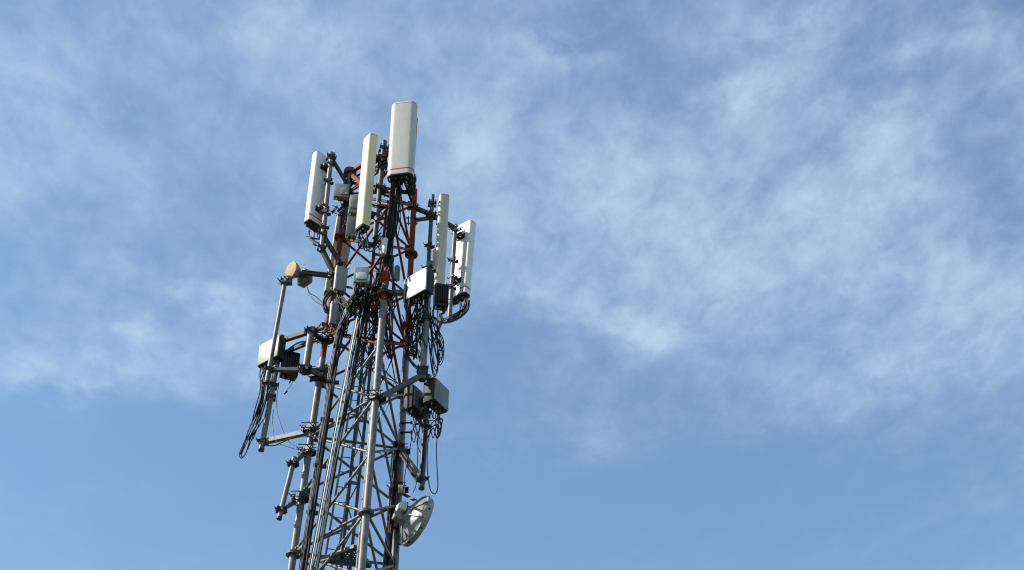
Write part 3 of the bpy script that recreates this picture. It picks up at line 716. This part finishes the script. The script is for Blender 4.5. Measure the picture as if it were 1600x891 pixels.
def loops(label, n, starts, bots, ends, seed, r=.008):
    rnd = random.Random(seed); cs = []
    for i in range(n):
        a = rnd.choice(starts); b = rnd.choice(bots); e = rnd.choice(ends); J = rnd.uniform
        a = (a[0] + J(-2, 2), a[1], a[2]); b = (b[0] + J(-4, 4), b[1] + J(-14, 8), b[2] + J(-.1, .1)); e = (e[0] + J(-2, 2), e[1] + J(-8, 8), e[2])
        w = J(3, 6); sg = 1 if b[0] > e[0] else -1
        m = lambda p, q, t: tuple(p[k] * (1 - t) + q[k] * t for k in range(3))
        o1 = (b[0] + sg * w, b[1] - 16, b[2]); o2 = (b[0] - sg * w, b[1] - 16, b[2])
        pts = [a, (a[0], a[1] + 8, a[2]), m((a[0], a[1] + 8, a[2]), o1, .5), o1, b, o2, m(o2, e, .55), e]
        cs.append((pts, r * J(.85, 1.3), M_black))
    return bundle(label, cs)
loops('long loops of black cable hanging beside the thick pale pipe', 10, [(672, 480, -.5), (678, 484, -.3), (684, 486, .1), (668, 476, -.7)], [(684, 570, -.4), (680, 582, -.4), (686, 552, -.4), (676, 560, -.4)], [(668, 500, -.55), (665, 520, -.6), (672, 490, -.55)], 31, .0085)
loops('loops of thin black cable left of the thick pale pipe', 9, [(640, 474, -.8), (648, 474, -.85), (656, 472, -.85), (634, 474, -.5)], [(652, 548, -.4), (644, 562, -.2), (655, 572, -.5), (638, 540, .2)], [(634, 520, .45), (630, 500, .45), (660, 530, -.6), (632, 545, .45)], 32, .0075)
bundle('thick black bent cable from the right leg up to the thick pale pipe', run([(632, 545, .45), (640, 562, .2), (648, 572, -.2), (656, 578, -.5), (662, 572, -.65)], [-1, 1], .02, M_black, .6, 33))
clp = [(421, 572, .6), (414, 590, .57), (411, 612, .55), (404, 640, .53), (395, 664, .5), (385, 688, .5), (377, 710, .5)]
bundle('thick cluster of black cables hanging at the far left', run(clp, [-2.5, -1.2, 0, 1.2], .011, M_black, 2.2, 34) + run(clp[:5], [3.5, 5, -4], .012, M_black, 2.5, 35) + run([(x + (2 if i else 8), y, d) for i, (x, y, d) in enumerate(clp[:6])], [0, 3, 5.5], .0085, M_black, 2.5, 39))
bundle('long loose black cable loops at the bottom of the far left cluster', [([(410, 575, .6), (414, 600, .55), (405, 640, .5), (392, 672, .5), (379, 697, .5), (374, 710, .5), (378, 716, .5), (385, 706, .5), (392, 684, .5), (403, 668, .5), (412, 655, .5)], .009, M_black), ([(425, 575, .6), (418, 612, .55), (409, 648, .5), (396, 672, .5), (384, 695, .5), (377, 711, .5), (381, 713, .5), (389, 697, .5), (397, 678, .5), (406, 664, .5)], .009, M_black),
    ([(407, 576, .6), (406, 590, .55), (412, 605, .55), (402, 640, .5), (390, 668, .5)], .012, M_black)])
bundle('two thin grey cables sagging from the far left radio units to the left leg', [([(436, 597, .6), (432, 630, .55), (437, 658, .5), (450, 688, .45), (470, 702, .3), (480, 704, .25)], .006, M_grey_c), ([(427, 640, .6), (426, 665, .5), (432, 690, .45), (455, 700, .35), (478, 706, .25)], .0055, M_grey_c)])
bundle('short loose cable end with a black plug under the black far left unit', [([(457, 590, .65), (456, 600, .62), (450, 608, .6), (446, 613, .6)], .005, M_grey_c), ([(449, 611, .6), (444, 616, .6)], .016, M_black), ([(456, 592, .62), (452, 599, .62)], .014, M_black)])
bundle('two thin cables drooping from the small tan dish to the left leg', [([(479, 449, .2), (483, 460, .15), (492, 470, .1), (503, 477, .05)], .010, M_grey_c), ([(480, 449, .2), (484, 458, .15), (494, 464, .1), (504, 473, .05)], .009, M_black)])
bundle('black cable bent along the underside of the lower left arm', [([(414, 696, .58), (430, 696, .45), (450, 687, .35), (466, 681, .25), (482, 682, .2), (500, 684, .0)], .012, M_black), ([(508, 519, .2), (490, 531, .2), (466, 536, .4), (448, 548, .55)], .016, M_black), ([(511, 505, .2), (503, 505, .2), (498, 512, .2), (502, 516, .2), (515, 497, .1)], .01, M_black)])
loops('black cables hanging under the right one of the lower right pair', 6, [(676, 645, -.3), (682, 646, -.3), (688, 643, -.3)], [(683, 676, -.3), (680, 690, -.3), (686, 682, -.3)], [(667, 672, -.25), (665, 690, -.25), (666, 660, -.25)], 36, .0085)
loops('black cables hanging under the left one of the lower right pair', 5, [(646, 652, -.2), (651, 655, -.2), (656, 654, -.2)], [(648, 690, -.2), (654, 700, -.2), (652, 676, -.2)], [(663, 668, -.2), (662, 690, -.2), (661, 700, -.2)], 37, .0085)
bundle('longest black cable loop hanging under the lower right pair', [([(686, 645, -.3), (684, 670, -.3), (682, 700, -.25), (683, 735, -.25), (684, 762, -.25), (679, 772, -.25), (672, 764, -.25), (668, 735, -.25), (668, 700, -.25), (672, 672, -.25)], .0085, M_black)])
bundle('long thin black cables dropping from the lower right radio pair to the big dish', [([(651, 656, -.2), (644, 678, -.2), (642, 692, -.1), (637, 720, .1), (632, 745, .3), (632, 762, .4)], .007, M_black), ([(656, 655, -.2), (653, 690, -.15), (652, 730, .0), (650, 758, .2), (645, 770, .3)], .007, M_black)])
bundle('black cable strapped down the long dark pipe under the lower right pair', run([(665, 650, -.24), (663, 690, -.26), (660, 730, -.26), (656, 752, -.26), (643, 738, .1), (630, 712, .4)], [-1.2, 0.4], .016, M_black, .3, 38))
bundle('thin grey cables strung between the front leg and the right leg', [([(590, 705, -.8), (602, 715, -.2), (612, 712, .2), (620, 700, .5)], .007, M_black), ([(598, 640, -.8), (606, 625, -.3), (615, 600, .2), (624, 585, .5)], .005, M_grey_c), ([(596, 650, -.8), (604, 640, -.3), (614, 612, .2), (625, 592, .5)], .005, M_grey_c), ([(630, 640, .5), (640, 650, .3), (652, 655, .0)], .005, M_grey_c), ([(594, 640, -1.0), (590, 660, -1.02), (585, 675, -1.02), (583, 690, -1.0)], .007, M_black)])
